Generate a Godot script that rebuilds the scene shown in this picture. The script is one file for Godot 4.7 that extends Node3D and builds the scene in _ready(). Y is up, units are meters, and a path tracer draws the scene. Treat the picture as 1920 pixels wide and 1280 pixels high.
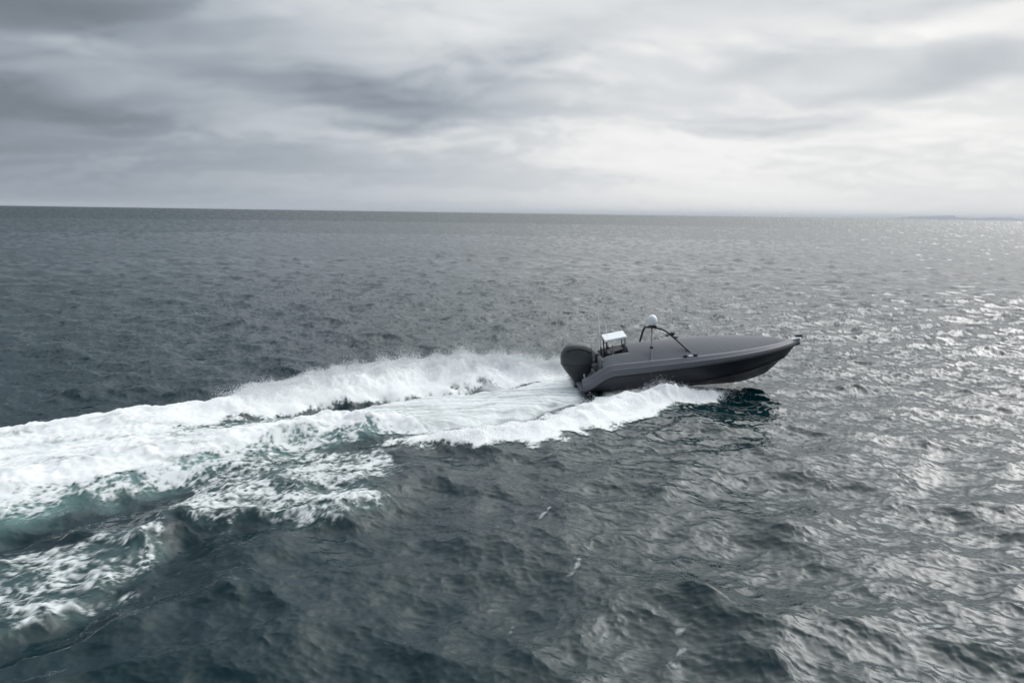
extends Node3D
# A grey motor boat planing across an overcast sea, leaving a curved white wake.
# x runs right, y up, z towards the viewer; metres.

const EYE := 5.4          # height of the viewer above the mean water level
const N := 512            # samples along one side of the wave tile
const TILE := 64.0        # metres covered by the wave tile
const SKY_W := 2048
const SKY_H := 1024

func _ready() -> void:
	var camera := Camera3D.new()
	camera.name = "camera"
	camera.keep_aspect = Camera3D.KEEP_HEIGHT
	camera.fov = rad_to_deg(2.0 * atan(640.0 / 1400.0))
	camera.near = 0.1
	camera.far = 150000.0
	camera.position = Vector3(0, EYE, 0)
	var pitch := -atan(240.5 / 1400.0)
	var roll := deg_to_rad(0.866)
	camera.basis = Basis(Vector3.RIGHT, pitch) * Basis(Vector3.BACK, roll)
	add_child(camera)
	camera.current = true

	var env := Environment.new()
	env.background_mode = Environment.BG_SKY
	env.tonemap_mode = Environment.TONE_MAPPER_LINEAR
	env.tonemap_exposure = 1.48
	env.fog_enabled = true
	env.fog_density = 0.000015
	env.fog_light_color = Color(0.86, 0.88, 0.91)
	env.sdfgi_enabled = true
	env.ssao_enabled = true
	env.ssil_enabled = true
	var sky := Sky.new()
	var sky_material := PanoramaSkyMaterial.new()
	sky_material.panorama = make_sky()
	sky.sky_material = sky_material
	env.sky = sky
	env.background_energy_multiplier = 1.0
	var world := WorldEnvironment.new()
	world.name = "world_environment"
	world.environment = env
	add_child(world)

	var sun := DirectionalLight3D.new()
	sun.name = "sun"
	sun.light_energy = 0.15
	sun.light_color = Color(1.0, 0.99, 0.98)
	sun.light_angular_distance = 38.0
	sun.shadow_enabled = true
	var towards := direction(57.0, 40.0)     # sun lamp, moved off the sky glow to keep its glitter out of view
	sun.basis = Basis.looking_at(-towards, Vector3.UP)
	add_child(sun)

	make_waves()
	make_wake()
	make_sea()
	make_headland()
	make_boat()
	make_foam()
	make_spray()


# ---------------------------------------------------------------- helpers

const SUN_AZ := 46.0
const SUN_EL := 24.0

func direction(az: float, el: float) -> Vector3:
	var a := deg_to_rad(az)
	var e := deg_to_rad(el)
	return Vector3(sin(a) * cos(e), sin(e), -cos(a) * cos(e))

func in_threads(work: Callable, count: int) -> void:
	var id := WorkerThreadPool.add_group_task(work, count)
	WorkerThreadPool.wait_for_group_task_completion(id)

func noise(kind: int, frequency: float, octaves: int, s: int) -> FastNoiseLite:
	var n := FastNoiseLite.new()
	n.seed = s
	n.noise_type = kind
	n.frequency = frequency
	n.fractal_type = FastNoiseLite.FRACTAL_FBM if octaves > 1 else FastNoiseLite.FRACTAL_NONE
	n.fractal_octaves = octaves
	n.fractal_gain = 0.5
	return n

func tag(o: Node, label: String, category: String, kind := "", group := "") -> void:
	if label: o.set_meta("label", label)
	if category: o.set_meta("category", category)
	if kind: o.set_meta("kind", kind)
	if group: o.set_meta("group", group)

func part(called: String, m: Mesh, material: Material, parent: Node) -> MeshInstance3D:
	var o := MeshInstance3D.new()
	o.name = called
	o.mesh = m
	o.material_override = material
	parent.add_child(o, true)
	return o

func array_mesh(v: PackedVector3Array, n: PackedVector3Array, c: PackedColorArray, index: PackedInt32Array) -> ArrayMesh:
	var a := []
	a.resize(Mesh.ARRAY_MAX)
	a[Mesh.ARRAY_VERTEX] = v
	a[Mesh.ARRAY_NORMAL] = n
	if c.size(): a[Mesh.ARRAY_COLOR] = c
	a[Mesh.ARRAY_INDEX] = index
	var m := ArrayMesh.new()
	m.add_surface_from_arrays(Mesh.PRIMITIVE_TRIANGLES, a)
	return m

func paint(c: Color, rough: float, metal := 0.0, spec := 0.5) -> StandardMaterial3D:
	var m := StandardMaterial3D.new()
	m.albedo_color = c.linear_to_srgb()
	m.roughness = rough
	m.metallic = metal
	m.metallic_specular = spec
	return m


# ---------------------------------------------------------------- sky: broken grey stratocumulus, bright where the sun stands behind it

var sky_rows := []

# cloud banks: azimuth, elevation, half-width, half-height (degrees), slant, change of brightness (in sRGB units of 0..255)
const BANKS := [
	[17.0, 15.0, 15.0, 2.2, 0.0, -32.0], [-28.0, 12.3, 13.0, 1.3, -0.02, -24.0], [-22.0, 9.6, 5.0, 0.8, -0.05, -10.0],
	[-33.0, 10.2, 6.0, 0.5, 0.0, 18.0], [-15.0, 8.7, 8.0, 1.1, -0.06, -26.0],
	[-7.0, 7.9, 9.5, 1.5, -0.03, -40.0], [2.0, 11.4, 7.0, 1.6, 0.22, -30.0],
	[-31.0, 6.3, 8.0, 1.0, 0.0, -28.0], [-24.0, 4.6, 7.0, 0.6, 0.04, 10.0], [-10.0, 5.3, 7.0, 0.6, 0.0, 8.0],
	[-34.0, 15.5, 9.0, 1.4, 0.0, 10.0], [-14.0, 14.6, 7.0, 1.6, 0.05, 12.0], [-16.0, 13.0, 7.0, 0.9, 0.0, -8.0],
	[8.0, 7.6, 5.0, 0.7, 0.15, -8.0], [19.0, 10.6, 6.0, 0.9, 0.05, -22.0], [18.5, 6.6, 5.0, 0.8, 0.0, -30.0],
	[31.0, 9.6, 7.0, 1.0, 0.08, -30.0], [24.0, 8.6, 6.0, 0.7, 0.05, -16.0], [25.0, 11.4, 5.0, 0.7, 0.03, 12.0],
	[12.0, 12.0, 5.0, 1.0, 0.0, -6.0], [34.0, 5.5, 9.0, 1.1, 0.0, 14.0], [6.0, 4.4, 8.0, 0.9, 0.0, 6.0], [28.0, 13.2, 6.0, 0.9, 0.12, -22.0],
]

func make_sky() -> ImageTexture:
	var rows := SKY_H / 2
	var chunks := 32
	sky_rows.resize(chunks)
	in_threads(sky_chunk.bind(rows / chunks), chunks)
	var data := PackedFloat32Array()
	for a in sky_rows: data.append_array(a)
	var low := PackedFloat32Array()
	low.resize((SKY_H - rows) * SKY_W * 3)
	low.fill(0.03)
	data.append_array(low)
	var im := Image.create_from_data(SKY_W, SKY_H, false, Image.FORMAT_RGBF, data.to_byte_array())
	return ImageTexture.create_from_image(im)

func sky_chunk(chunk: int, rows: int) -> void:
	var soft := noise(FastNoiseLite.TYPE_SIMPLEX_SMOOTH, 0.42, 5, 11)
	var wisps := noise(FastNoiseLite.TYPE_SIMPLEX_SMOOTH, 1.1, 4, 12)
	var fleece := noise(FastNoiseLite.TYPE_SIMPLEX_SMOOTH, 2.6, 5, 14)
	var warp := noise(FastNoiseLite.TYPE_SIMPLEX_SMOOTH, 0.7, 3, 13)
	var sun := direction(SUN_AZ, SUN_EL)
	var out := PackedFloat32Array()
	out.resize(rows * SKY_W * 3)
	var k := 0
	for j in rows:
		var el := PI / 2.0 - (chunk * rows + j + 0.5) / SKY_H * PI
		var eld := rad_to_deg(el)
		var ce := cos(el)
		var se := sin(el)
		for i in SKY_W:
			var az := (i + 0.5) / SKY_W * TAU
			if az > PI: az -= TAU
			var d := Vector3(sin(az) * ce, se, -cos(az) * ce)
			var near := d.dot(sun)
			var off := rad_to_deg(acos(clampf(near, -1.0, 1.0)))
			# the cloud deck seen from below: position on a plane overhead
			var s := 1.0 / (se + 0.16)
			var px := d.x * s
			var pz := d.z * s
			var wx := warp.get_noise_2d(px, pz)
			var wz := warp.get_noise_2d(px + 31.0, pz - 17.0)
			var n := soft.get_noise_2d(px * 0.8 + wx * 0.4, pz * 1.5 + wz * 0.4)
			var n2 := wisps.get_noise_2d(px * 0.7 + wx * 0.5, pz * 2.4 + wz * 0.5)
			# broad light: brighter towards the sun, a little brighter overhead
			var v := 121.0 + 75.0 * smoothstep(87.0, 32.0, off) + 6.0 * exp(-eld / 6.0) + 12.0 * se
			var tuft := fleece.get_noise_2d(px * 1.6 + 0.5 * wx, pz * 2.2 + 0.5 * wz)
			var shade := 17.0 * n + 7.0 * n2 + 7.0 * tuft + 10.0 * (smoothstep(-0.14, 0.16, n + 0.4 * tuft) - 0.5)
			if absf(az) < 1.1 and eld < 26.0:
				var a := rad_to_deg(az) + 4.5 * wx + 2.0 * n2
				var e := eld + 1.3 * wz + 0.9 * n2
				for b in BANKS:
					var u: float = (a - b[0]) / b[2]
					if u * u < 6.0:
						var w: float = (e - b[1] - b[4] * (a - b[0])) / b[3]
						if w * w < 6.0:
							shade += b[5] * exp(-u * u - (w * w * w * w * 0.5 + w * w * 0.3 if w < 0.0 else w * w * 0.7))
			var haze := exp(-maxf(eld, 0.0) / 3.2)
			shade *= 0.86 * (1.0 - 0.85 * haze) * (1.0 - 0.5 * exp(-pow(off / 22.0, 2.0)))
			v += shade
			v = maxf(v, 85.0)
			var l := pow(v / 255.0, 2.25)
			l *= 1.0 + 0.9 * maxf(se - 0.25, 0.0)     # an overcast sky is brightest overhead
			l += (2.2 * exp(-pow(off / 15.0, 2.0)) + 2.3 * exp(-pow(off / 34.0, 2.0))) * smoothstep(13.0, 32.0, eld)  # sun glow strengthened above the view to brighten the water on the right
			var cold := clampf((202.0 - v) / 62.0, 0.0, 1.15) + 0.35 * se * (1.0 - exp(-pow(off / 40.0, 2.0)))
			out[k] = l * (1.0 - 0.115 * cold)
			out[k + 1] = l * (1.0 - 0.005 * cold)
			out[k + 2] = l * (0.985 + 0.135 * cold)
			k += 3
	sky_rows[chunk] = out


# ---------------------------------------------------------------- waves: one tile of wind sea by inverse Fourier transform

var tile_move := PackedVector3Array()    # sideways and upward shift of the water surface
var tile_slope := PackedVector2Array()
var work_re := []
var work_im := []

func make_waves() -> void:
	var rng := RandomNumberGenerator.new()
	rng.seed = 4
	var hr := PackedFloat32Array()
	var hi := PackedFloat32Array()
	hr.resize(N * N)
	hi.resize(N * N)
	var wind := Vector2(0.62, -0.78)
	var power := 0.0
	for j in N:
		var kz := (j if j < N / 2 else j - N) * TAU / TILE
		for i in N:
			var kx := (i if i < N / 2 else i - N) * TAU / TILE
			var g1 := rng.randfn()
			var g2 := rng.randfn()
			var k := sqrt(kx * kx + kz * kz)
			if k < 0.15 or k > 20.0: continue
			var c := (kx * wind.x + kz * wind.y) / k
			var spread := pow(0.5 + 0.5 * c, 1.6) + 0.04
			var peak := 1.45
			var p := exp(-1.1 * pow(peak / k, 2.0)) / pow(k, 3.9) * spread * exp(-pow(k / 15.0, 2.0))
			var a := sqrt(p)
			hr[j * N + i] = a * g1
			hi[j * N + i] = a * g2
			power += p * k * k
	var scale_to := sqrt(0.018 / power)     # the mean square slope wanted
	var ar := PackedFloat32Array()
	var ai := PackedFloat32Array()
	var br := PackedFloat32Array()
	var bi := PackedFloat32Array()
	for a in [ar, ai, br, bi]: a.resize(N * N)
	for j in N:
		var kz := (j if j < N / 2 else j - N) * TAU / TILE
		var jm := (N - j) % N
		for i in N:
			var kx := (i if i < N / 2 else i - N) * TAU / TILE
			var k := sqrt(kx * kx + kz * kz)
			if k < 0.1: continue
			var q := j * N + i
			var m := jm * N + (N - i) % N
			var r := (hr[q] + hr[m]) * 0.7071 * scale_to
			var s := (hi[q] - hi[m]) * 0.7071 * scale_to
			# height + i * (shift along x); shift = i * kx / k * height
			ar[q] = r * (1.0 - kx / k)
			ai[q] = s * (1.0 - kx / k)
			br[q] = -s * kz / k
			bi[q] = r * kz / k
	fourier(ar, ai)
	ar = done_re
	ai = done_im
	fourier(br, bi)
	br = done_re
	var choppy := 1.05
	tile_move.resize(N * N)
	for q in N * N:
		tile_move[q] = Vector3(ai[q] * choppy, ar[q], br[q] * choppy)
	tile_slope.resize(N * N)
	var cell := TILE / N
	for j in N:
		for i in N:
			var ex := tile_move[j * N + (i + 1) % N] - tile_move[j * N + (i + N - 1) % N]
			var ez := tile_move[(j + 1) % N * N + i] - tile_move[(j + N - 1) % N * N + i]
			ex.x += 2.0 * cell
			ez.z += 2.0 * cell
			var n := ez.cross(ex)
			var up := maxf(n.y, 0.35 * n.length())
			tile_slope[j * N + i] = Vector2(-n.x / up, -n.z / up)

var done_re := PackedFloat32Array()
var done_im := PackedFloat32Array()

func fourier(re: PackedFloat32Array, im: PackedFloat32Array) -> void:
	for turn in 2:
		work_re.clear()
		work_im.clear()
		work_re.resize(N)
		work_im.resize(N)
		in_threads(fourier_row.bind(re, im), N)
		# transposed on the way back, so that two passes restore the order
		var tr := PackedFloat32Array()
		var ti := PackedFloat32Array()
		tr.resize(N * N)
		ti.resize(N * N)
		for j in N:
			var wr: PackedFloat32Array = work_re[j]
			var wi: PackedFloat32Array = work_im[j]
			var q := j
			for i in N:
				tr[q] = wr[i]
				ti[q] = wi[i]
				q += N
		re = tr
		im = ti
	done_re = re
	done_im = im

func fourier_row(row: int, re: PackedFloat32Array, im: PackedFloat32Array) -> void:
	var a := re.slice(row * N, row * N + N)
	var b := im.slice(row * N, row * N + N)
	var j := 0
	for i in range(1, N):
		var bit := N >> 1
		while j & bit:
			j ^= bit
			bit >>= 1
		j ^= bit
		if i < j:
			var t := a[i]
			a[i] = a[j]
			a[j] = t
			t = b[i]
			b[i] = b[j]
			b[j] = t
	var size := 2
	while size <= N:
		var half := size >> 1
		for k in half:
			var c := cos(TAU * k / size)
			var s := sin(TAU * k / size)
			var i := k
			while i < N:
				var o := i + half
				var x := a[o] * c - b[o] * s
				var y := a[o] * s + b[o] * c
				a[o] = a[i] - x
				b[o] = b[i] - y
				a[i] += x
				b[i] += y
				i += size
		size <<= 1
	work_re[row] = a
	work_im[row] = b

const TURN := 0.66          # the tile is laid a second time, smaller and turned, for the ripples
const SMALL := 6.37
const TURN_C := 0.7900      # cosine and sine of TURN
const TURN_S := 0.6131

# Surface shift and slope at a point of the undisturbed surface; spacing is that of the mesh there.
func wave_shift(x: float, z: float, spacing: float) -> Vector3:
	var r := tile_vec(x, z) * clampf(9.0 / spacing, 0.0, 1.0)
	if spacing < 1.6:
		var u := (TURN_C * x - TURN_S * z) * SMALL
		var v := (TURN_S * x + TURN_C * z) * SMALL
		var t := tile_vec(u + 17.0, v + 5.0) * (0.75 / SMALL * clampf(2.0 - spacing / 0.8, 0.0, 1.0))
		r += Vector3(TURN_C * t.x + TURN_S * t.z, t.y, -TURN_S * t.x + TURN_C * t.z)
	return r

func wave_slope(x: float, z: float, spacing := 0.0) -> Vector2:
	if spacing > 1.2: return tile_vec2(x, z)
	var u := (TURN_C * x - TURN_S * z) * SMALL
	var v := (TURN_S * x + TURN_C * z) * SMALL
	var t := tile_vec2(u + 17.0, v + 5.0) * (0.75 * clampf(1.3 - spacing, 0.0, 1.0))
	return tile_vec2(x, z) + Vector2(TURN_C * t.x + TURN_S * t.y, -TURN_S * t.x + TURN_C * t.y)

func tile_vec(x: float, z: float) -> Vector3:
	var u := x * (N / TILE)
	var v := z * (N / TILE)
	var i := floori(u)
	var j := floori(v)
	u -= i
	v -= j
	i &= N - 1
	j &= N - 1
	var i2 := (i + 1) & (N - 1)
	var a := j * N
	var b := ((j + 1) & (N - 1)) * N
	return tile_move[a + i].lerp(tile_move[a + i2], u).lerp(tile_move[b + i].lerp(tile_move[b + i2], u), v)

func tile_vec2(x: float, z: float) -> Vector2:
	var u := x * (N / TILE)
	var v := z * (N / TILE)
	var i := floori(u)
	var j := floori(v)
	u -= i
	v -= j
	i &= N - 1
	j &= N - 1
	var i2 := (i + 1) & (N - 1)
	var a := j * N
	var b := ((j + 1) & (N - 1)) * N
	return tile_slope[a + i].lerp(tile_slope[a + i2], u).lerp(tile_slope[b + i].lerp(tile_slope[b + i2], u), v)


# ---------------------------------------------------------------- the wake: ridges and hollows behind the boat, and where foam lies

# along each ridge: x, z, height, half-width
const RIDGES := {
	"far": [[1.84,-24.93,0.25,0.5],[0.02,-24.8,0.44,0.6],[-1.41,-24.37,0.58,0.7],[-3.41,-23.43,0.48,0.7],[-5.13,-21.94,0.5,0.7],[-6.63,-20.56,0.45,0.7],[-7.92,-19.24,0.38,0.7],[-9.43,-18.0,0.32,0.8],[-10.78,-16.94,0.3,0.8],[-12.98,-15.73,0.28,0.9],[-15.88,-14.56,0.25,0.9]],
	"inner": [[0.71,-23.71,-0.1,0.3],[-0.99,-22.92,-0.25,0.4],[-3.3,-21.59,-0.3,0.4],[-5.25,-19.89,-0.25,0.4],[-6.67,-18.89,-0.12,0.4]],
	"crest": [[-0.81,-18.96,0.0,0.4],[-2.31,-18.61,0.16,0.5],[-3.48,-18.32,0.28,0.55],[-4.77,-18.05,0.28,0.6],[-5.75,-17.0,0.35,0.6],[-7.26,-16.1,0.28,0.7],[-8.56,-15.18,0.25,0.8],[-9.89,-13.81,0.25,0.8],[-11.02,-12.66,0.25,0.9]],
	"bow": [[6.98,-22.72,0.0,0.3],[6.17,-22.09,0.14,0.3],[5.3,-21.85,0.3,0.32],[4.58,-21.68,0.36,0.34],[3.57,-21.07,0.33,0.38],[2.02,-19.34,0.26,0.45],[0.56,-17.95,0.24,0.5],[-0.73,-17.24,0.2,0.5],[-1.99,-17.03,0.1,0.5]],
	"gap": [[2.08,-21.53,-0.12,0.3],[0.32,-19.65,-0.2,0.4],[-1.45,-18.28,-0.2,0.4],[-2.6,-17.8,-0.1,0.4]],
	"outer": [[-2.09,-14.25,0.05,0.4],[-2.54,-13.23,0.16,0.4],[-2.98,-12.56,0.2,0.4],[-4.27,-12.43,0.2,0.4],[-5.28,-12.61,0.18,0.4],[-6.04,-12.39,0.16,0.4],[-6.04,-10.79,0.2,0.42],[-5.96,-9.66,0.22,0.42],[-6.26,-9.08,0.22,0.45],[-6.84,-8.53,0.3,0.5],[-7.9,-8.09,0.3,0.5]],
	"hollow": [[-5.95,-14.84,-0.15,0.5],[-6.84,-13.88,-0.25,0.6],[-7.7,-12.66,-0.28,0.6],[-8.5,-11.73,-0.28,0.7],[-9.61,-10.9,-0.25,0.8]],
	"outside": [[-5.52,-11.63,-0.12,0.6],[-5.57,-10.01,-0.15,0.6],[-5.88,-8.88,-0.15,0.7],[-6.8,-8.27,-0.12,0.7]],
	"second": [[-6.52,-7.51,0.1,0.4],[-6.11,-7.76,0.12,0.4],[-5.34,-8.56,0.13,0.4],[-4.56,-9.5,0.13,0.4],[-3.67,-10.12,0.1,0.4],[-2.42,-10.42,0.05,0.4]],
	"cut": [[-7.33,-18.8,0,0.06],[-6.58,-19.05,0,0.12],[-5.76,-19.63,0,0.24],[-4.77,-20.38,0,0.3],[-3.15,-21.6,0,0.26],[-1.31,-22.75,0,0.22],[0.02,-23.28,0,0.16],[1.06,-23.66,0,0.08]],
}
# outlines of foam: x, z
const FOAM := {
	"wall": [[2.2,-26.03],[0.01,-25.86],[-2.9,-24.94],[-5.44,-23.29],[-7.54,-21.45],[-9.01,-19.45],[-10.2,-18.2],[-12.06,-16.96],[-13.9,-16.14],[-16.54,-15.2],[-15.27,-13.97],[-11.38,-13.7],[-10.37,-14.49],[-7.08,-18.51],[-5.92,-19.19],[-4.81,-20.55],[-2.87,-21.95],[-1.0,-23.14],[1.85,-23.79]],
	"churn": [[2.32,-22.35],[1.8,-24.36],[-1.0,-23.22],[-3.12,-21.4],[-4.95,-19.89],[-4.97,-18.81],[-2.12,-18.22],[-1.43,-17.97],[0.31,-19.26],[2.04,-21.08]],
	"mass": [[-2.2,-18.91],[-4.73,-18.98],[-6.79,-17.75],[-11.63,-16.38],[-15.77,-14.5],[-11.83,-10.67],[-10.0,-11.97],[-9.3,-12.94],[-8.46,-14.03],[-7.17,-14.63],[-6.23,-15.59],[-5.62,-16.56],[-4.83,-17.3],[-3.41,-17.94],[-2.12,-18.2]],
	"bowfoam": [[6.69,-22.08],[6.24,-22.98],[5.73,-23.71],[5.11,-24.31],[3.98,-23.9],[2.96,-22.33],[2.2,-21.14],[1.36,-20.17],[-0.11,-18.67],[-2.03,-17.38],[-3.34,-16.84],[-2.16,-16.41],[-0.71,-16.72],[0.53,-16.82],[2.32,-18.26],[3.6,-19.4],[4.62,-20.85],[6.12,-21.31]],
	"patch": [[-5.34,-16.48],[-2.89,-16.44],[-2.43,-15.38],[-2.78,-14.51],[-2.26,-13.34],[-2.51,-12.55],[-2.89,-12.13],[-4.15,-12.08],[-5.16,-12.32],[-6.08,-12.41],[-6.58,-13.82],[-6.08,-15.21]],
	"lace": [[-6.13,-12.23],[-5.57,-11.61],[-5.71,-10.65],[-5.72,-9.25],[-6.05,-8.67],[-7.32,-8.17],[-8.35,-7.92],[-10.08,-9.72],[-8.01,-11.05],[-7.01,-11.51],[-6.55,-11.98]],
}
const WX0 := -20.0
const WZ0 := -32.0
const WSTEP := 0.1
const WNX := 300
const WNZ := 262
var wake_chunks := []
var wake_height := PackedFloat32Array()
var wake_data := PackedColorArray()     # r: dense foam, g: lacy foam, b: air in the water below, a: streaked foam

func make_wake() -> void:
	wake_chunks.resize(WNZ)
	in_threads(wake_row, WNZ)
	for c in wake_chunks:
		wake_height.append_array(c[0])
		wake_data.append_array(c[1])

func near_line(p: Vector2, line: Array) -> Array:
	var best := 1e9
	var height := 0.0
	var side := 0.0
	for k in line.size() - 1:
		var a: Array = line[k]
		var b: Array = line[k + 1]
		var pa := Vector2(a[0], a[1])
		var ab := Vector2(b[0], b[1]) - pa
		var t := clampf((p - pa).dot(ab) / ab.length_squared(), 0.0, 1.0)
		var off := p - pa - ab * t
		var w := lerpf(a[3], b[3], t)
		var d := off.length() / w
		if d < best:
			best = d
			height = lerpf(a[2], b[2], t)
			side = signf(ab.cross(off))
	return [best, height, side]

# signed distance into an outline (positive inside)
func inside(p: Vector2, outline: PackedVector2Array) -> float:
	var d := 1e9
	var n := outline.size()
	for k in n:
		var q := Geometry2D.get_closest_point_to_segment(p, outline[k], outline[(k + 1) % n])
		d = minf(d, p.distance_squared_to(q))
	d = sqrt(d)
	return d if Geometry2D.is_point_in_polygon(p, outline) else -d

func wake_row(row: int) -> void:
	var wander := noise(FastNoiseLite.TYPE_SIMPLEX_SMOOTH, 0.55, 3, 21)
	var wander2 := noise(FastNoiseLite.TYPE_SIMPLEX_SMOOTH, 1.6, 2, 22)
	var hs := PackedFloat32Array()
	var cs := PackedColorArray()
	hs.resize(WNX)
	cs.resize(WNX)
	var outlines := {}
	var bounds := {}
	for key in FOAM:
		var pts := PackedVector2Array()
		for f in FOAM[key]: pts.append(Vector2(f[0], f[1]))
		outlines[key] = pts
		var r := Rect2(pts[0], Vector2.ZERO)
		for q in pts: r = r.expand(q)
		bounds[key] = r.grow(1.0)
	var spans := {}
	for key in RIDGES:
		var line: Array = RIDGES[key]
		var r := Rect2(Vector2(line[0][0], line[0][1]), Vector2.ZERO)
		for q in line: r = r.expand(Vector2(q[0], q[1]))
		spans[key] = r.grow(2.2)
	for i in WNX:
		var p := Vector2(WX0 + i * WSTEP, WZ0 + row * WSTEP)
		var h := 0.0
		var cut := 0.0
		var pw := p + Vector2(wander.get_noise_2d(p.x, p.y), wander.get_noise_2d(p.x + 50.0, p.y)) * 0.35
		for key in RIDGES:
			if not spans[key].has_point(p): continue
			var q := near_line(pw, RIDGES[key])
			var d: float = q[0]
			if d > 3.0: continue
			if key == "cut":      # the dark slit between the far bank and the churned water
				var along := wander2.get_noise_2d(p.x * 4.5, p.y * 0.6)
				cut = maxf(cut, smoothstep(1.3, 0.5, d + 0.55 * along))
				continue
			if key == "outer" or key == "crest":
				# steep towards the open water, gentle inside
				d *= 1.35 if q[2] < 0.0 else 0.75
			h += q[1] * exp(-d * d * 0.9) * (1.0 + (0.2 if key == "far" or key == "hollow" else 0.4) * wander2.get_noise_2d(p.x * 0.8 + 20.0, p.y * 0.8)) if key != "outer" else q[1] * exp(-d * 1.15) * (1.0 + 0.5 * wander2.get_noise_2d(p.x + 20.0, p.y))
		# foam
		var v := {"wall": 0.0, "churn": 0.0, "mass": 0.0, "bowfoam": 0.0, "patch": 0.0, "lace": 0.0}
		var pf := p + Vector2(wander.get_noise_2d(p.x - 80.0, p.y), wander.get_noise_2d(p.x, p.y + 90.0)) * 0.45 + Vector2(wander2.get_noise_2d(p.x, p.y), wander2.get_noise_2d(p.x + 7.0, p.y)) * 0.22
		var d_mass := -9.0
		for key in FOAM:
			if bounds[key].has_point(p):
				var d := inside(pf, outlines[key])
				v[key] = smoothstep(-0.22, 0.40, d)
				if key == "mass": d_mass = d
		var dense := maxf(maxf(v.wall, v.mass), v.bowfoam)
		dense *= 1.0 - 0.9 * cut
		v.churn *= 1.0 - 0.8 * cut
		var lacy := maxf(maxf(v.patch * 0.47, v.lace * 0.42), 0.66 * smoothstep(-1.0, 0.1, d_mass) * smoothstep(-1.6, -2.2, p.x))
		var air := maxf(0.55 * v.mass + (0.7 * smoothstep(lerpf(-1.1, -2.4, smoothstep(-7.0, -9.5, p.x)), 0.1, d_mass)), maxf(0.5 * v.churn, 0.35 * dense))
		air = maxf(air, 0.22 * maxf(v.patch, v.lace))
		hs[i] = h
		cs[i] = Color(dense, lacy, clampf(air, 0.0, 1.0), v.churn)
	wake_chunks[row] = [hs, cs]

func wake_at(x: float, z: float) -> float:
	var u := (x - WX0) / WSTEP
	var v := (z - WZ0) / WSTEP
	if u < 0.0 or v < 0.0 or u >= WNX - 1.001 or v >= WNZ - 1.001: return 0.0
	var i := int(u)
	var j := int(v)
	u -= i
	v -= j
	var q := j * WNX + i
	return lerpf(lerpf(wake_height[q], wake_height[q + 1], u), lerpf(wake_height[q + WNX], wake_height[q + WNX + 1], u), v)

func foam_at(x: float, z: float) -> Color:
	var u := (x - WX0) / WSTEP
	var v := (z - WZ0) / WSTEP
	if u < 0.0 or v < 0.0 or u >= WNX - 1.001 or v >= WNZ - 1.001: return Color(0, 0, 0, 0)
	var i := int(u)
	var j := int(v)
	u -= i
	v -= j
	var q := j * WNX + i
	return wake_data[q].lerp(wake_data[q + 1], u).lerp(wake_data[q + WNX].lerp(wake_data[q + WNX + 1], u), v)

# where the water at (x, z) of the calm surface really is
func surface(x: float, z: float, spacing: float) -> Vector3:
	var near_boat := foam_at(x, z)
	var calm := 1.0 - 0.55 * maxf(near_boat.r, near_boat.a)
	var s := wave_shift(x, z, spacing) * calm
	return Vector3(x + s.x, s.y + wake_at(x, z), z + s.z)


# ---------------------------------------------------------------- the sea: one sheet from below the viewer to the horizon

var sea_radii := PackedFloat32Array()
var sea_angles := PackedFloat32Array()
var sea_chunks := []

const DEEP := Color(0.0035, 0.0175, 0.0210)
const AIRY := Color(0.155, 0.275, 0.26)

func make_sea() -> void:
	sea_radii.append(0.05)
	for r in [1.5, 3.0, 4.5]: sea_radii.append(r)
	var t := 0.92
	var count := 760
	for i in count:
		sea_radii.append(EYE / t)
		t -= 0.92 / (count + 1.0)
	for r in [6500.0, 9000.0, 14000.0, 24000.0, 36000.0, 60000.0, 90000.0]: sea_radii.append(r)
	var a := -180.0
	while a < 179.99:
		sea_angles.append(deg_to_rad(a))
		var off := absf(a + 0.01)
		a += 0.076 if a > -41.0 and a < 41.0 else 3.0 if off > 50.0 else 0.6
	sea_angles.append(PI)
	sea_chunks.resize(sea_radii.size())
	in_threads(sea_row, sea_radii.size())
	# Ripples too small for the mesh far off turn into gloss: the farther ring of the sheet, the rougher it is.
	var sheet := ArrayMesh.new()
	var from := 0
	var w := sea_angles.size()
	for ring in [[16.0, 0.13], [45.0, 0.14], [90.0, 0.16], [180.0, 0.20], [400.0, 0.26], [1e9, 0.34]]:
		var to := from + 1
		while to < sea_radii.size() - 1 and sea_radii[to] < ring[0]: to += 1
		var v := PackedVector3Array()
		var n := PackedVector3Array()
		var c := PackedColorArray()
		for j in range(from, to + 1):
			v.append_array(sea_chunks[j][0])
			n.append_array(sea_chunks[j][1])
			c.append_array(sea_chunks[j][2])
		var index := PackedInt32Array()
		index.resize((to - from) * (w - 1) * 6)
		var k := 0
		for j in to - from:
			for i in w - 1:
				var q := j * w + i
				index[k] = q
				index[k + 1] = q + w
				index[k + 2] = q + 1
				index[k + 3] = q + 1
				index[k + 4] = q + w
				index[k + 5] = q + w + 1
				k += 6
		var arrays := []
		arrays.resize(Mesh.ARRAY_MAX)
		arrays[Mesh.ARRAY_VERTEX] = v
		arrays[Mesh.ARRAY_NORMAL] = n
		arrays[Mesh.ARRAY_COLOR] = c
		arrays[Mesh.ARRAY_INDEX] = index
		sheet.add_surface_from_arrays(Mesh.PRIMITIVE_TRIANGLES, arrays)
		var m := StandardMaterial3D.new()
		m.vertex_color_use_as_albedo = true
		m.roughness = ring[1]
		m.metallic_specular = 0.345
		sheet.surface_set_material(sheet.get_surface_count() - 1, m)
		from = to
	sea_chunks.clear()
	var o := MeshInstance3D.new()
	o.name = "sea"
	o.mesh = sheet
	add_child(o)
	tag(o, "", "", "structure")

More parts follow.
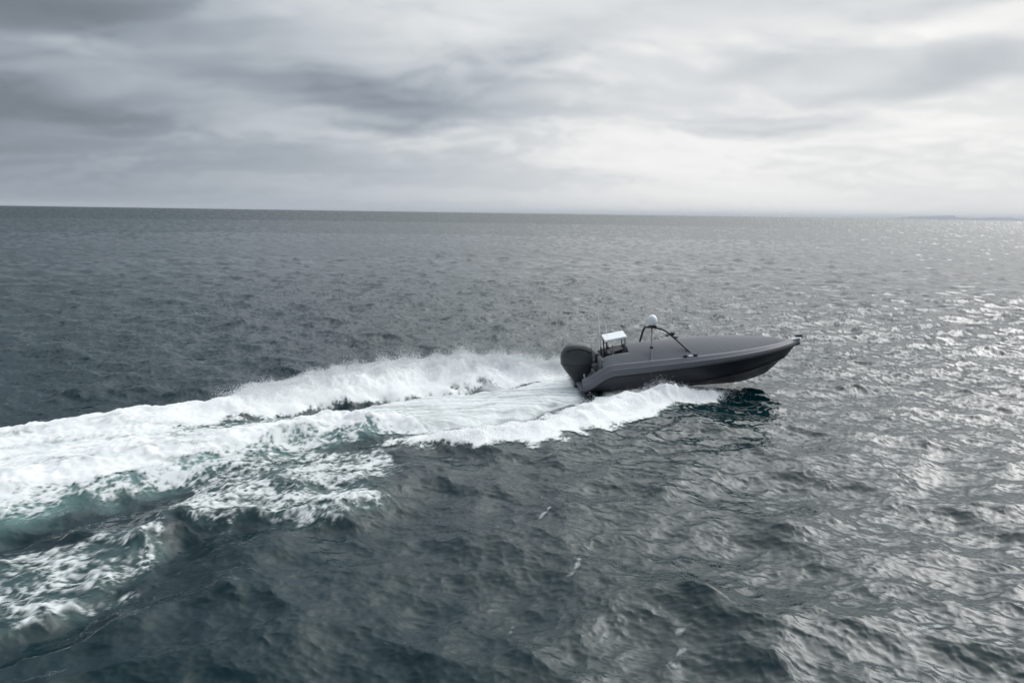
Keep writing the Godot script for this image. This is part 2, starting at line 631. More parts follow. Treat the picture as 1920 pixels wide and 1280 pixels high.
func sea_row(row: int) -> void:
	var gusts := noise(FastNoiseLite.TYPE_SIMPLEX_SMOOTH, 0.02, 3, 31)
	var v := PackedVector3Array()
	var n := PackedVector3Array()
	var c := PackedColorArray()
	var w := sea_angles.size()
	v.resize(w)
	n.resize(w)
	c.resize(w)
	var r := sea_radii[row]
	var gap := maxf(sea_radii[mini(row + 1, sea_radii.size() - 1)] - r, 0.02)
	for i in w:
		var a := sea_angles[i]
		var x := r * sin(a)
		var z := -r * cos(a)
		var foam := foam_at(x, z)
		var calm := 1.0 - 0.55 * maxf(foam.r, foam.a)
		var gust := 1.0 + 0.28 * gusts.get_noise_2d(x, z)
		var s := wave_shift(x, z, gap) * (calm * gust)
		v[i] = Vector3(x + s.x, s.y + wake_at(x, z), z + s.z)
		var slope := wave_slope(x, z, gap)
		if gap > 1.0:     # far off, a mesh cell shows the mean of its ripples
			var e := 0.33 * gap / maxf(r, 1.0)
			slope = (slope + wave_slope(x * (1.0 + e), z * (1.0 + e), gap) + wave_slope(x * (1.0 - e), z * (1.0 - e), gap)) / 3.0
			# and only the faces that lean towards the viewer are seen at such a slant
			var lost := 1.0 - 1.0 / sqrt(1.0 + gap / 5.0)
			slope = slope * (1.0 - 0.42 * lost) + Vector2(x, z) / r * (0.12 * lost)
		slope *= calm * gust
		if r < 40.0 and absf(a) < 1.6:
			slope.x += (wake_at(x + 0.1, z) - wake_at(x - 0.1, z)) / 0.2
			slope.y += (wake_at(x, z + 0.1) - wake_at(x, z - 0.1)) / 0.2
		n[i] = Vector3(-slope.x, 1.0, -slope.y).normalized()
		c[i] = DEEP.lerp(AIRY, foam.b)
	sea_chunks[row] = [v, n, c]

func make_headland() -> void:
	# a low strip of land on the horizon, far out on the right
	var st := SurfaceTool.new()
	st.begin(Mesh.PRIMITIVE_TRIANGLES)
	var shape := noise(FastNoiseLite.TYPE_SIMPLEX_SMOOTH, 0.00018, 4, 41)
	var rows := []
	for j in 9:
		var line := []
		for i in 61:
			var u := i / 60.0
			var w := (j - 4) / 4.0
			var az := deg_to_rad(lerpf(26.6, 34.5, u))
			var far := 78000.0 + 3000.0 * w
			var p := Vector3(sin(az) * far, 0, -cos(az) * far)
			var top := (1.0 - w * w) * pow(sin(PI * clampf(u * 1.25, 0.0, 1.0)) if u < 0.4 else 1.0, 0.7) * clampf((1.0 - u) * 6.0, 0.0, 1.0)
			p.y = top * (420.0 + 220.0 * shape.get_noise_2d(p.x, p.z)) * (0.55 if u > 0.45 else 0.9) - 4.0
			line.append(p)
		rows.append(line)
	for j in 8:
		for i in 60:
			for q in [rows[j][i], rows[j + 1][i], rows[j][i + 1], rows[j][i + 1], rows[j + 1][i], rows[j + 1][i + 1]]:
				st.add_vertex(q)
	st.generate_normals()
	var o := part("hills", st.commit(), paint(Color(0.27, 0.28, 0.31), 0.95), self)
	tag(o, "", "", "structure")


# ---------------------------------------------------------------- foam

const FX0 := -17.5
const FX1 := 8.3
const FZ0 := -27.2
const FZ1 := -7.2
const FSTEP := 0.032
var foam_chunks := []
# thin curls of foam on small breaking crests
const FLECKS := [
	[Vector2(0.84, -10.45), Vector2(0.99, -10.62), Vector2(1.07, -10.89)], [Vector2(0.43, -12.49), Vector2(0.63, -12.93)],
	[Vector2(-0.01, -8.92), Vector2(0.04, -9.24)], [Vector2(2.41, -9.21), Vector2(2.16, -8.98)], [Vector2(2.19, -8.67), Vector2(2.07, -8.33)],
	[Vector2(5.18, -8.52), Vector2(5.32, -8.88), Vector2(5.65, -9.2), Vector2(5.87, -9.21)], [Vector2(7.79, -14.8), Vector2(7.67, -13.91), Vector2(7.23, -13.23)],
]

func make_foam() -> void:
	var rows := int((FZ1 - FZ0) / FSTEP)
	foam_chunks.clear()
	foam_chunks.resize(rows)
	in_threads(foam_row, rows)
	var v := PackedVector3Array()
	var c := PackedColorArray()
	var index := PackedInt32Array()
	var last := PackedInt32Array()
	var kept := []
	var w := int((FX1 - FX0) / FSTEP)
	# number the vertices that belong to a cell with foam in it
	for j in rows - 1:
		var a: PackedColorArray = foam_chunks[j][1]
		var b: PackedColorArray = foam_chunks[j + 1][1]
		for i in w - 1:
			if maxf(maxf(a[i].a, a[i + 1].a), maxf(b[i].a, b[i + 1].a)) > 0.03:
				kept.append(j * w + i)
	var number := {}
	for q in kept:
		var quad := [q, q + w, q + 1, q + w + 1]
		for k in quad:
			if not number.has(k):
				number[k] = v.size()
				v.append(foam_chunks[k / w][0][k % w])
				c.append(foam_chunks[k / w][1][k % w])
		for k in [quad[0], quad[2], quad[1], quad[2], quad[3], quad[1]]:
			index.append(number[k])
	foam_chunks.clear()
	var n := PackedVector3Array()
	n.resize(v.size())
	n.fill(Vector3.ZERO)
	for k in range(0, index.size(), 3):
		var f := (v[index[k + 2]] - v[index[k]]).cross(v[index[k + 1]] - v[index[k]])
		if f.y < 0.0: f = -f
		n[index[k]] += f
		n[index[k + 1]] += f
		n[index[k + 2]] += f
	for k in n.size(): n[k] = (n[k].normalized() + Vector3(0, 1.1, 0)).normalized() if n[k].length() > 0.0 else Vector3.UP
	var m := StandardMaterial3D.new()
	m.vertex_color_use_as_albedo = true
	m.transparency = BaseMaterial3D.TRANSPARENCY_ALPHA
	m.roughness = 0.85
	m.metallic_specular = 0.3
	var o := part("wake_foam", array_mesh(v, n, c, index), m, self)
	tag(o, "white churned foam trailing in a curve behind the grey motor boat", "foam", "stuff")

func foam_row(row: int) -> void:
	var billow := noise(FastNoiseLite.TYPE_SIMPLEX_SMOOTH, 1.1, 4, 51)
	var fine := noise(FastNoiseLite.TYPE_SIMPLEX_SMOOTH, 4.5, 3, 52)
	var blot := noise(FastNoiseLite.TYPE_SIMPLEX_SMOOTH, 0.75, 4, 53)
	var cells := noise(FastNoiseLite.TYPE_CELLULAR, 3.6, 1, 54)
	cells.cellular_return_type = FastNoiseLite.RETURN_DISTANCE2_SUB
	cells.cellular_jitter = 1.0
	var webs: FastNoiseLite = cells.duplicate()
	webs.seed = 55
	webs.frequency = 7.5
	var w := int((FX1 - FX0) / FSTEP)
	var v := PackedVector3Array()
	var c := PackedColorArray()
	v.resize(w)
	c.resize(w)
	var z := FZ0 + row * FSTEP
	for i in w:
		var x := FX0 + i * FSTEP
		var f := foam_at(x, z)
		var most := maxf(maxf(f.r, f.g), f.a)
		if most < 0.01 and (x < -0.2 or z < -15.0):
			c[i] = Color(0, 0, 0, 0)
			v[i] = Vector3(x, 0, z)
			continue
		var turn := fine.get_noise_2d(x * 0.22 + 9.0, z * 0.22) * 0.5
		var b := billow.get_noise_2d(x * 1.25 + turn, z * 0.9 - turn * 0.6)
		var g := fine.get_noise_2d(x, z)
		var bl := blot.get_noise_2d(x * 1.0, z * 1.3)
		var wob := Vector2(x, z) + Vector2(b, g) * 0.16
		var lace := 1.0 - clampf((cells.get_noise_2d(wob.x, wob.y * 0.9) + 1.0) * 1.15, 0.0, 1.0)
		var web := 1.0 - clampf((webs.get_noise_2d(wob.x + 0.05 * g, wob.y) + 1.0) * 1.3, 0.0, 1.0)
		# dense foam: solid, breaking up at its edge
		var drawn := billow.get_noise_2d((x * 0.88 - z * 0.47) * 0.35 - 30.0, (x * 0.47 + z * 0.88) * 2.1)
		var a_dense := smoothstep(0.28, 0.85, f.r + 0.30 * b + 0.26 * g + 0.08 + 0.45 * (web - 0.5) * (1.0 - smoothstep(0.55, 1.0, f.r))) * smoothstep(0.0, 0.14, f.r) * (1.0 - lerpf(0.12, 0.6, smoothstep(0.4, 0.9, f.b)) * smoothstep(-0.05, 0.55, 0.8 * drawn - 0.5 * b + 0.3 * g))
		# lacy foam: webs and blots
		var a_lace := smoothstep(0.36, 0.80, f.g * 0.85 + 0.40 * bl + 0.26 * g + 0.30 * (lace - 0.45) + 0.34 * (web - 0.45)) * smoothstep(0.0, 0.18, f.g) * 0.92
		# streaks drawn out along the track
		var along := (x * 0.985 - z * 0.17)
		var across := (x * 0.17 + z * 0.985)
		var st := billow.get_noise_2d(along * 0.22 + 40.0, across * 2.6) * 0.75 + fine.get_noise_2d(along * 0.3, across * 1.4) * 0.35
		var a_streak := f.a * (0.62 + 0.36 * smoothstep(-0.28, 0.34, st + 0.10))
		var a_fleck := 0.0
		if x > -0.2 and z > -15.0:
			for line in FLECKS:
				for k in line.size() - 1:
					var q := Geometry2D.get_closest_point_to_segment(Vector2(x + 0.05 * b, z + 0.05 * g), line[k], line[k + 1])
					var d := q.distance_to(Vector2(x, z))
					if d < 0.12: a_fleck = maxf(a_fleck, smoothstep(0.045, 0.0, d - 0.05 * g - 0.02 * b) * (0.16 + 0.6 * g))
		var alpha := clampf(maxf(maxf(maxf(a_dense, a_lace), a_streak), a_fleck), 0.0, 1.0)
		var firm := smoothstep(0.3, 0.95, f.r)
		var thick := firm * (0.02 + 0.02 * absf(b) + 0.012 * g) + 0.025 * maxf(f.g, f.a) * (1.0 + g)
		# the far bank is thrown up in lumps
		var up := wake_at(x, z)
		if f.r > 0.0 and up > 0.08:
			thick += firm * up * (0.26 * maxf(b + 0.1, 0.0) + 0.12 * g) * (0.35 if x < -6.5 or z > -20.5 else 1.0)
		var p := surface(x, z, 0.05)
		p.y += 0.022 + maxf(thick, 0.0)
		v[i] = p
		var white := 0.80 + 0.07 * g + 0.05 * drawn
		var tint := Color(white * 0.985, white, white * 0.995)
		# thin foam lets the aerated water tint it
		var thin := clampf(1.0 - f.r * 1.2 - 0.5 * b, 0.0, 1.0) * 0.35 + 0.4 * f.r * f.b * smoothstep(-0.1, 0.5, drawn + 0.6 * bl)
		tint = tint.lerp(Color(0.50, 0.58, 0.57), thin)
		tint.a = alpha
		c[i] = tint
	foam_chunks[row] = [v, c]

func make_spray() -> void:
	# drops thrown up along the far bank of the wake, at the stern and along the bow wave
	var rng := RandomNumberGenerator.new()
	rng.seed = 77
	var puffs := noise(FastNoiseLite.TYPE_SIMPLEX_SMOOTH, 0.8, 3, 61)
	var spots := []
	for line in [["far", 95000, 0.13, 0.30], ["bow", 9000, 0.06, 0.26]]:
		var ridge: Array = RIDGES[line[0]]
		for k in int(line[1]):
			var u := rng.randf() * (ridge.size() - 1.001)
			if line[0] == "far": u = pow(rng.randf(), 1.25) * 5.6
			var s := int(u)
			var t := u - s
			var a: Array = ridge[s]
			var b: Array = ridge[s + 1]
			var x: float = lerpf(a[0], b[0], t) + rng.randfn() * line[3]
			var z: float = lerpf(a[1], b[1], t) + rng.randfn() * line[3]
			var lift: float = -log(1.0 - rng.randf() * 0.998) * line[2]
			lift *= clampf(0.55 + 2.2 * puffs.get_noise_2d(x * 1.4, z * 1.4), 0.15, 2.4)
			if line[0] == "far": lift *= 0.45 + 0.9 * exp(-pow((u - 2.0) / 1.5, 2.0))
			var p := surface(x, z, 0.05)
			p.y += 0.05 + lift + 0.3 * maxf(a[2], 0.0) * rng.randf()
			spots.append([p, lerpf(0.0028, 0.0085, pow(rng.randf(), 2.0)) * (0.6 if line[0] == "outer" else 1.0) * (1.0 if lift < 0.3 else 0.7)])
	var ball := SphereMesh.new()
	ball.radius = 1.0
	ball.height = 2.0
	ball.radial_segments = 5
	ball.rings = 2
	var m := paint(Color(0.86, 0.88, 0.88), 0.6)
	ball.material = m
	var mm := MultiMesh.new()
	mm.transform_format = MultiMesh.TRANSFORM_3D
	mm.mesh = ball
	mm.instance_count = spots.size()
	for k in spots.size():
		var s: float = spots[k][1]
		mm.set_instance_transform(k, Transform3D(Basis.from_scale(Vector3(s * 1.2, s, s)), spots[k][0]))
	var o := MultiMeshInstance3D.new()
	o.name = "spray"
	o.multimesh = mm
	add_child(o, true)
	tag(o, "fine white spray flying above the foam banks of the wake", "spray", "stuff")


# ---------------------------------------------------------------- the boat: x forward from the transom, y up from the keel, z to starboard

const LONG := 7.0

func beam(x: float) -> float:
	var u := maxf(x / LONG, 0.0)
	if u < 0.42: return lerpf(1.06, 1.14, smoothstep(0.0, 0.42, u))
	return 1.14 * (1.0 - pow((u - 0.42) / 0.58, 2.7)) + 0.012

func sheer(x: float) -> float:      # lower edge of the gunwale band
	var y := 0.82 + 0.37 * pow(clampf(x / LONG, 0.0, 1.0), 1.15)
	return y - 0.40 * (1.0 - smoothstep(-0.3, 0.75, x))

func band(x: float) -> float:       # height of the gunwale band
	return lerpf(0.33, 0.14, pow(clampf(x / LONG, 0.0, 1.0), 1.8))

func keel(x: float) -> float:
	if x < 4.8: return 0.02
	if x < 5.95: return 0.02 + 0.24 * pow((x - 4.8) / 1.15, 1.8)
	return 0.26 + 0.92 * pow((x - 5.95) / 1.05, 1.1)

func chine(x: float) -> Vector2:    # half-width, height
	var u := clampf(x / LONG, 0.0, 1.0)
	var y := lerpf(0.36, 0.42, u) + 0.50 * pow(maxf(u - 0.45, 0.0) / 0.55, 2.0)
	var w := (beam(x) - 0.02) * (0.93 - 0.42 * pow(u, 2.4))
	return Vector2(w, minf(maxf(y, keel(x) + 0.02), sheer(x) - 0.02))

func stations(from: float, to: float, count: int) -> Array:
	var r := []
	for i in count + 1: r.append(lerpf(from, to, i / float(count)))
	return r

# Joins rings of points into a skin; both ends may be closed with a fan.
func skin(rings: Array, closed := false, caps := false, smooth := true) -> ArrayMesh:
	var st := SurfaceTool.new()
	st.begin(Mesh.PRIMITIVE_TRIANGLES)
	st.set_smooth_group(0 if smooth else -1)
	var n: int = rings[0].size()
	for j in rings.size() - 1:
		for i in n if closed else n - 1:
			var k := (i + 1) % n
			for q in [rings[j][i], rings[j + 1][i], rings[j][k], rings[j][k], rings[j + 1][i], rings[j + 1][k]]:
				st.add_vertex(q)
	if caps:
		st.set_smooth_group(-1)
		for e in [0, rings.size() - 1]:
			var mid := Vector3.ZERO
			for q in rings[e]: mid += q / n
			for i in n:
				var k := (i + 1) % n
				for q in ([mid, rings[e][i], rings[e][k]] if e == 0 else [mid, rings[e][k], rings[e][i]]): st.add_vertex(q)
	st.generate_normals()
	return st.commit()

func tube(path: Array, radius: float, sides := 8, bend := true) -> ArrayMesh:
	var pts := []
	if bend and path.size() > 2:
		var curve := Curve3D.new()
		for i in path.size():
			var h := Vector3.ZERO
			if i > 0 and i < path.size() - 1: h = (path[i + 1] - path[i - 1]) * 0.14
			curve.add_point(path[i], -h, h)
		for i in 17: pts.append(curve.sample_baked(curve.get_baked_length() * i / 16.0, true))
	else:
		pts = path
	var rings := []
	for i in pts.size():
		var t: Vector3 = (pts[mini(i + 1, pts.size() - 1)] - pts[maxi(i - 1, 0)]).normalized()
		var a := t.cross(Vector3(0.31, 0.2, 0.93)).normalized()
		var b := t.cross(a)
		var ring := []
		for k in sides:
			var f := TAU * k / sides
			ring.append(pts[i] + (a * cos(f) + b * sin(f)) * radius)
		rings.append(ring)
	return skin(rings, true, true)

# A box with its edges taken off.
func block(size: Vector3, at: Vector3, bevel := 0.015, turn := Vector3.ZERO) -> ArrayMesh:
	var rings := []
	var h := size / 2.0
	var basis_ := Basis.from_euler(turn)
	var c := minf(bevel, minf(h.x, minf(h.y, h.z)) * 0.6)
	for lv in [[-h.y, c], [-h.y + c, 0.0], [h.y - c, 0.0], [h.y, c]]:
		var ring := []
		var x: float = h.x - lv[1]
		var z: float = h.z - lv[1]
		for q in [[x, z - c], [x - c, z], [-x + c, z], [-x, z - c], [-x, -z + c], [-x + c, -z], [x - c, -z], [x, -z + c]]:
			ring.append(at + basis_ * Vector3(q[0], lv[0], q[1]))
		rings.append(ring)
	return skin(rings, true, true, false)

func cap_ring(cx: float, cz: float, y: float, ax: float, az: float, power: float, sides := 28) -> Array:
	var ring := []
	for k in sides:
		var f := TAU * k / sides
		ring.append(Vector3(cx + ax * signf(cos(f)) * pow(absf(cos(f)), power), y, cz + az * signf(sin(f)) * pow(absf(sin(f)), power)))
	return ring

func make_boat() -> void:
	var boat := Node3D.new()
	boat.name = "motor_boat"
	add_child(boat)
	tag(boat, "dark grey covered motor boat with one large outboard, planing to the right", "boat")
	var grain := NoiseTexture2D.new()
	grain.width = 256
	grain.height = 256
	grain.seamless = true
	grain.as_normal_map = true
	grain.bump_strength = 2.5
	grain.noise = noise(FastNoiseLite.TYPE_SIMPLEX_SMOOTH, 0.03, 4, 71)
	var hull_paint := paint(Color(0.030, 0.033, 0.042), 0.42)
	var band_paint := paint(Color(0.125, 0.128, 0.145), 0.55)
	var cover_paint := paint(Color(0.155, 0.160, 0.172), 0.85)
	cover_paint.normal_enabled = true
	cover_paint.normal_texture = grain
	cover_paint.normal_scale = 0.35
	cover_paint.uv1_triplanar = true
	cover_paint.uv1_scale = Vector3(0.7, 0.7, 0.7)
	var rubber := paint(Color(0.012, 0.012, 0.015), 0.6)
	var motor_paint := paint(Color(0.040, 0.046, 0.052), 0.45)
	var pipe_paint := paint(Color(0.035, 0.036, 0.042), 0.5)
	var white_paint := paint(Color(0.80, 0.81, 0.82), 0.35)
	var dark := paint(Color(0.014, 0.014, 0.020), 0.7)
	var fitting := paint(Color(0.22, 0.23, 0.24), 0.5)
	var steel := paint(Color(0.62, 0.63, 0.64), 0.25, 0.9)

	# hull: bottom and topsides of both sides, and the transom
	var xs := stations(-0.25, LONG - 0.02, 56)
	var rings := []
	for x in xs:
		var c := chine(x)
		var s := sheer(x)
		var k := keel(x)
		var w := beam(x)
		var ring := []
		var half := [Vector3(x, s, w), Vector3(x, lerpf(c.y, s, 0.55), lerpf(c.x, w, 0.60)), Vector3(x, c.y + 0.02, c.x + 0.01), Vector3(x, c.y, c.x - 0.05 * c.x)]
		half.append(Vector3(x, lerpf(k, c.y, 0.52), c.x * 0.5))
		for q in half: ring.append(q)
		ring.append(Vector3(x, k, 0))
		for i in range(4, -1, -1): ring.append(Vector3(x, half[i].y, -half[i].z))
		rings.append(ring)
	var hull := part("hull", skin(rings, false, true), hull_paint, boat)
	# spray rails along the bottom near the stem
	for s in [1.0, -1.0]:
		var rail := []
		for x in stations(2.2, 6.5, 20):
			var c := chine(x)
			rail.append(Vector3(x, c.y + 0.005, (c.x + 0.012) * s))
		part("spray_rail", tube(rail, 0.022, 6, false), hull_paint, hull)

	# gunwale band: a bevelled rubbing band round the sheer, both sides and across the low stern
	var bands := []
	for x in stations(-0.25, LONG + 0.05, 64):
		var s := sheer(x)
		var b := band(x)
		var w := beam(minf(x, LONG - 0.01))
		bands.append([s, b, w, x])
	for s in [1.0, -1.0]:
		var r := []
		for q in bands:
			var out: float = 0.065
			var y: float = q[0]
			var b: float = q[1]
			var w: float = q[2]
			var x: float = q[3]
			r.append([Vector3(x, y - 0.01, (w - 0.01) * s), Vector3(x, y - 0.01, (w + out) * s), Vector3(x, y + b * 0.18, (w + out + 0.02) * s), Vector3(x, y + b * 0.56, (w + out) * s), Vector3(x, y + b * 0.62, (w + out - 0.03) * s),
				Vector3(x, y + b * 0.96, maxf(w - 0.06, 0.0) * s), Vector3(x, y + b, maxf(w - 0.12, 0.0) * s), Vector3(x, y + b, maxf(w - 0.24, 0.0) * s)])
		part("gunwale_band", skin(r, false, true, false), band_paint, boat)
		var strip := []
		for q in bands:
			strip.append(Vector3(q[3], q[0] - 0.028, (q[2] + 0.05) * s))
		part("shadow_strip", tube(strip, 0.026, 6, false), rubber, boat)  # black tube drawn in place of the shadow line under the band
	part("stern_band", block(Vector3(0.16, 0.14, 2.20), Vector3(-0.26, sheer(-0.25) + 0.03, 0), 0.04), band_paint, boat)
	part("stern_platform", block(Vector3(0.62, 0.05, 1.90), Vector3(0.10, sheer(-0.2) + 0.05, 0), 0.015), fitting, boat)

	# deck cover: a cambered grey cover stretched from the cockpit to the bow
	rings = []
	for x in stations(1.32, LONG - 0.10, 44):
		rings.append(deck_ring(x, 1.0))
	part("deck_cover", skin(rings, false, false), cover_paint, boat)
	# side decks past the cockpit, and the bulkheads that close it
	for s in [1.0, -1.0]:
		var side := []
		for x in stations(0.42, 1.32, 8):
			var full := deck_ring(x, 0.85 + 0.15 * smoothstep(0.4, 1.3, x))
			var strip := []
			for k in 6: strip.append(full[k] if s < 0.0 else full[24 - k])
			strip.append(Vector3(x, 0.66, strip[5].z))
			side.append(strip)
		part("side_deck", skin(side), cover_paint, boat)
	var front := deck_ring(1.322, 1.0)
	var wall := []
	for q in front:
		wall.append([q, Vector3(q.x, 0.62, q.z)])
	part("forward_bulkhead", skin(wall), cover_paint, boat)
	part("aft_coaming", block(Vector3(0.14, 0.62, 1.46), Vector3(0.42, 1.02, 0), 0.05), cover_paint, boat)
	part("cockpit_floor", block(Vector3(0.90, 0.04, 1.5), Vector3(0.88, 0.66, 0), 0.01), dark, boat)

	# control stand in the cockpit with a white hood on four posts
	var stand := Node3D.new()
	stand.name = "control_stand"
	stand.position = Vector3(0.97, 0.68, 0.0)
	boat.add_child(stand)
	part("cabinet", block(Vector3(0.58, 0.70, 0.62), Vector3(0, 0.35, 0), 0.03), dark, stand)
	part("control_panel", block(Vector3(0.40, 0.05, 0.5), Vector3(0.06, 0.74, 0), 0.015, Vector3(0, 0, 0.25)), rubber, stand)
	for q in [[-0.30, -0.26], [-0.30, 0.26], [0.30, -0.26], [0.30, 0.26]]:
		part("post", tube([Vector3(q[0], 0.0, q[1]), Vector3(q[0], 1.15, q[1])], 0.022), pipe_paint if q[0] < 0.0 else fitting, stand)
	part("hood", block(Vector3(0.72, 0.06, 0.64), Vector3(0.0, 1.19, 0.0), 0.02, Vector3(0.12, 0, 0.13)), white_paint, stand)
	part("lever", tube([Vector3(-0.10, 0.50, 0.33), Vector3(-0.12, 0.98, 0.33)], 0.03), fitting, stand)

	make_outboard(boat, motor_paint, fitting, rubber, white_paint, dark)

	# whip aerials beside the cockpit
	for q in [[0.60, -0.40, 1.30], [0.84, -0.44, 0.88]]:
		var foot := Vector3(q[0], 1.38, q[1])
		var aerial := part("aerial", tube([foot, foot + Vector3(-0.05, q[2], 0)], 0.017, 6), white_paint, boat)
		part("aerial_base", tube([foot - Vector3(0, 0.30, 0), foot + Vector3(0, 0.10, 0)], 0.022, 8), rubber, aerial)

	# mast: bent pipes that carry a white radar ball
	var mast := Node3D.new()
	mast.name = "mast"
	mast.position = Vector3(2.15, 0.0, 0.0)
	boat.add_child(mast)
	var top := Vector3(0.0, 2.13, 0.25)
	part("leg", tube([top + Vector3(-0.02, 0.0, 0), top + Vector3(-0.13, -0.02, -0.16), Vector3(-0.17, 1.98, -0.18), Vector3(-0.24, 1.20, -0.82)], 0.034), pipe_paint, mast)
	var leg := part("leg", tube([top, Vector3(-0.20, 1.22, 0.94)], 0.026), fitting, mast)
	part("clamp", block(Vector3(0.10, 0.09, 0.09), Vector3(-0.13, 1.56, 0.68), 0.02), rubber, leg)
	part("foot", block(Vector3(0.12, 0.05, 0.12), Vector3(-0.20, 1.20, 0.95), 0.015), fitting, leg)
	var stay := part("leg", tube([top, top + Vector3(0.18, -0.05, 0.05), Vector3(0.46, 1.95, 0.40), Vector3(1.06, 1.34, 0.84)], 0.030), pipe_paint, mast)
	part("lamp", block(Vector3(0.16, 0.10, 0.10), Vector3(0.60, 1.90, 0.46), 0.03), rubber, stay)
	part("lamp", block(Vector3(0.13, 0.09, 0.09), Vector3(0.44, 1.86, 0.42), 0.03), fitting, stay)
	part("horn", tube([Vector3(0.64, 1.82, 0.50), Vector3(0.76, 1.79, 0.55)], 0.04), fitting, stay)
	part("mast_plate", block(Vector3(0.26, 0.05, 0.22), top + Vector3(0.02, 0.02, 0), 0.015), rubber, mast)
	var dome := []
	for q in [[0.0, 0.06], [0.02, 0.10], [0.05, 0.150], [0.11, 0.168], [0.19, 0.165], [0.25, 0.145], [0.30, 0.11], [0.33, 0.065], [0.342, 0.015]]:
		dome.append(cap_ring(top.x + 0.02, top.z, top.y + 0.05 + q[0], q[1], q[1], 1.0, 24))
	part("radar_dome", skin(dome, true, true), white_paint, mast)
	# fittings on the side deck by the foot of the stay
	for x in [3.00, 3.32]:
		part("cleat", block(Vector3(0.13, 0.07, 0.09), Vector3(x, sheer(x) + band(x) + 0.03, beam(x) - 0.14), 0.02), rubber, boat)
	part("cleat_plate", block(Vector3(0.14, 0.03, 0.08), Vector3(3.16, sheer(3.16) + band(3.16) + 0.02, beam(3.16) - 0.15), 0.01), white_paint, boat)

	# bow: bright stem cap and a black roller above it
	var tip := LONG - 0.06
	part("stem_cap", block(Vector3(0.34, 0.10, 0.12), Vector3(tip, sheer(tip) + band(tip) - 0.02, 0), 0.035, Vector3(0, 0, 0.05)), steel, boat)
	part("bow_roller", block(Vector3(0.24, 0.07, 0.10), Vector3(tip + 0.12, sheer(tip) + band(tip) + 0.09, 0), 0.025), rubber, boat)

	boat.position = BOAT_AT
	boat.basis = Basis(Vector3.UP, deg_to_rad(BOAT_HEADING)) * Basis(Vector3.BACK, deg_to_rad(BOAT_PITCH)) * Basis(Vector3.RIGHT, deg_to_rad(BOAT_ROLL)) * Basis.from_scale(Vector3.ONE * BOAT_SCALE)

const BOAT_AT := Vector3(2.40, -0.25, -23.1)
const BOAT_HEADING := 3.5
const BOAT_PITCH := 4.7
const BOAT_ROLL := 1.5
const BOAT_SCALE := 0.975

func deck_ring(x: float, lift: float) -> Array:
	var ring := []
	var y := sheer(x) + band(x) - 0.02
	var w := maxf(beam(x) - 0.13, 0.01)
	var u := clampf(x / LONG, 0.0, 1.0)
	var crown := 0.41 * lift * (1.0 - pow(clampf((u - 0.35) / 0.65, 0.0, 1.0), 2.2)) * clampf(w / 0.35, 0.0, 1.0)
	for i in 25:
		var t := i / 12.0 - 1.0
		ring.append(Vector3(x, y + crown * (1.0 - pow(absf(t), 1.9)), w * t))
	return ring

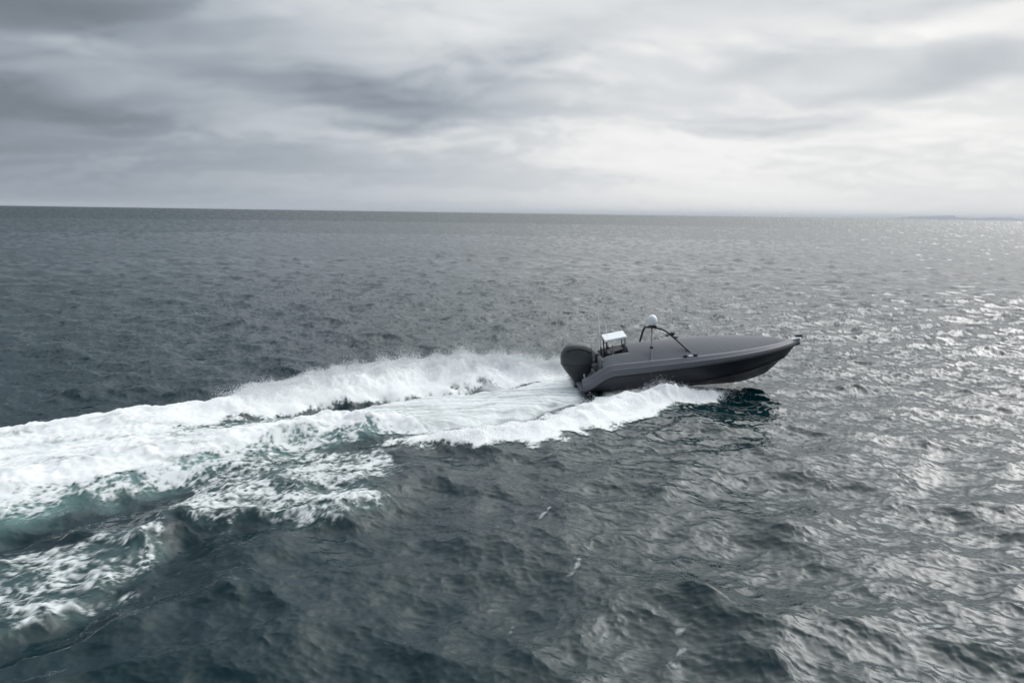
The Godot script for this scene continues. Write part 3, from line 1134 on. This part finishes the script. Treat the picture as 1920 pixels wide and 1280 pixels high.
func make_outboard(boat: Node3D, shell: Material, metal: Material, rubber: Material, white: Material, dark: Material) -> void:
	var motor := Node3D.new()
	motor.name = "outboard_motor"
	motor.position = Vector3(-0.34, 0.45, 0.0)
	motor.scale = Vector3(1.06, 1.08, 1.06)
	motor.rotation = Vector3(0, 0, deg_to_rad(-7.0))
	boat.add_child(motor)
	# cowling: wide and rounded at the top, drawn in towards the leg
	var rings := []
	for q in [[0.02, 0.12, 0.17, 0.13], [0.14, 0.09, 0.25, 0.20], [0.28, 0.05, 0.345, 0.26], [0.42, 0.01, 0.425, 0.305], [0.56, -0.02, 0.475, 0.33], [0.68, -0.03, 0.49, 0.34], [0.80, -0.03, 0.485, 0.335], [0.92, -0.02, 0.465, 0.32], [1.02, 0.0, 0.43, 0.30], [1.10, 0.02, 0.375, 0.265], [1.155, 0.04, 0.30, 0.21], [1.185, 0.06, 0.20, 0.14], [1.195, 0.07, 0.06, 0.04]]:
		rings.append(cap_ring(q[1], 0.0, q[0], q[2], q[3], 0.72))
	var cowl := part("cowling", skin(rings, true, true), shell, motor)
	var seam := []
	for k in 41:
		var f := TAU * k / 40.0
		seam.append(Vector3(-0.022 + 0.480 * signf(cos(f)) * pow(absf(cos(f)), 0.72), 0.585 + 0.03 * cos(f), 0.338 * signf(sin(f)) * pow(absf(sin(f)), 0.72)))
	part("cowling_seam", tube(seam, 0.008, 5, false), rubber, cowl)
	var crease := []
	for k in 13:
		var t := k / 12.0
		crease.append(Vector3(lerpf(-0.40, 0.38, t), 0.98 + 0.10 * sin(PI * t), 0.255 + 0.03 * sin(PI * t)))
	part("air_intake", tube(crease, 0.022, 6, false), rubber, cowl)
	part("side_badge", block(Vector3(0.05, 0.24, 0.01), Vector3(0.22, 0.22, 0.225), 0.003, Vector3(0.42, 0, 0.25)), white, cowl)
	part("midsection", block(Vector3(0.34, 0.62, 0.20), Vector3(0.12, -0.22, 0), 0.07), shell, motor)
	part("cavitation_plate", block(Vector3(0.62, 0.03, 0.26), Vector3(0.02, -0.54, 0), 0.012), shell, motor)
	var gear := []
	for q in [[-0.42, 0.02], [-0.36, 0.06], [-0.1, 0.085], [0.2, 0.075], [0.34, 0.02]]:
		var ring := []
		for k in 14: ring.append(Vector3(q[0], -0.74 + q[1] * sin(TAU * k / 14), -q[1] * cos(TAU * k / 14)))
		gear.append(ring)
	part("gearcase", skin(gear, true, true), shell, motor)
	# bracket that holds the motor on the transom, with the tilt rams and steering gear
	part("bracket", block(Vector3(0.30, 0.52, 0.44), Vector3(0.40, 0.06, 0), 0.05), metal, motor)
	for s in [1.0, -1.0]:
		part("tilt_ram", tube([Vector3(0.50, -0.05, 0.17 * s), Vector3(0.34, 0.36, 0.17 * s)], 0.028), metal, motor)
		part("hose", tube([Vector3(0.32, 0.52, 0.16 * s), Vector3(0.56, 0.62, 0.22 * s), Vector3(0.72, 0.42, 0.26 * s)], 0.03), metal, motor)
	part("steering_arm", block(Vector3(0.14, 0.10, 0.60), Vector3(0.52, 0.34, 0), 0.03), metal, motor)
	part("rigging_box", block(Vector3(0.14, 0.34, 0.16), Vector3(0.60, 0.76, 0.14), 0.03), dark, motor)
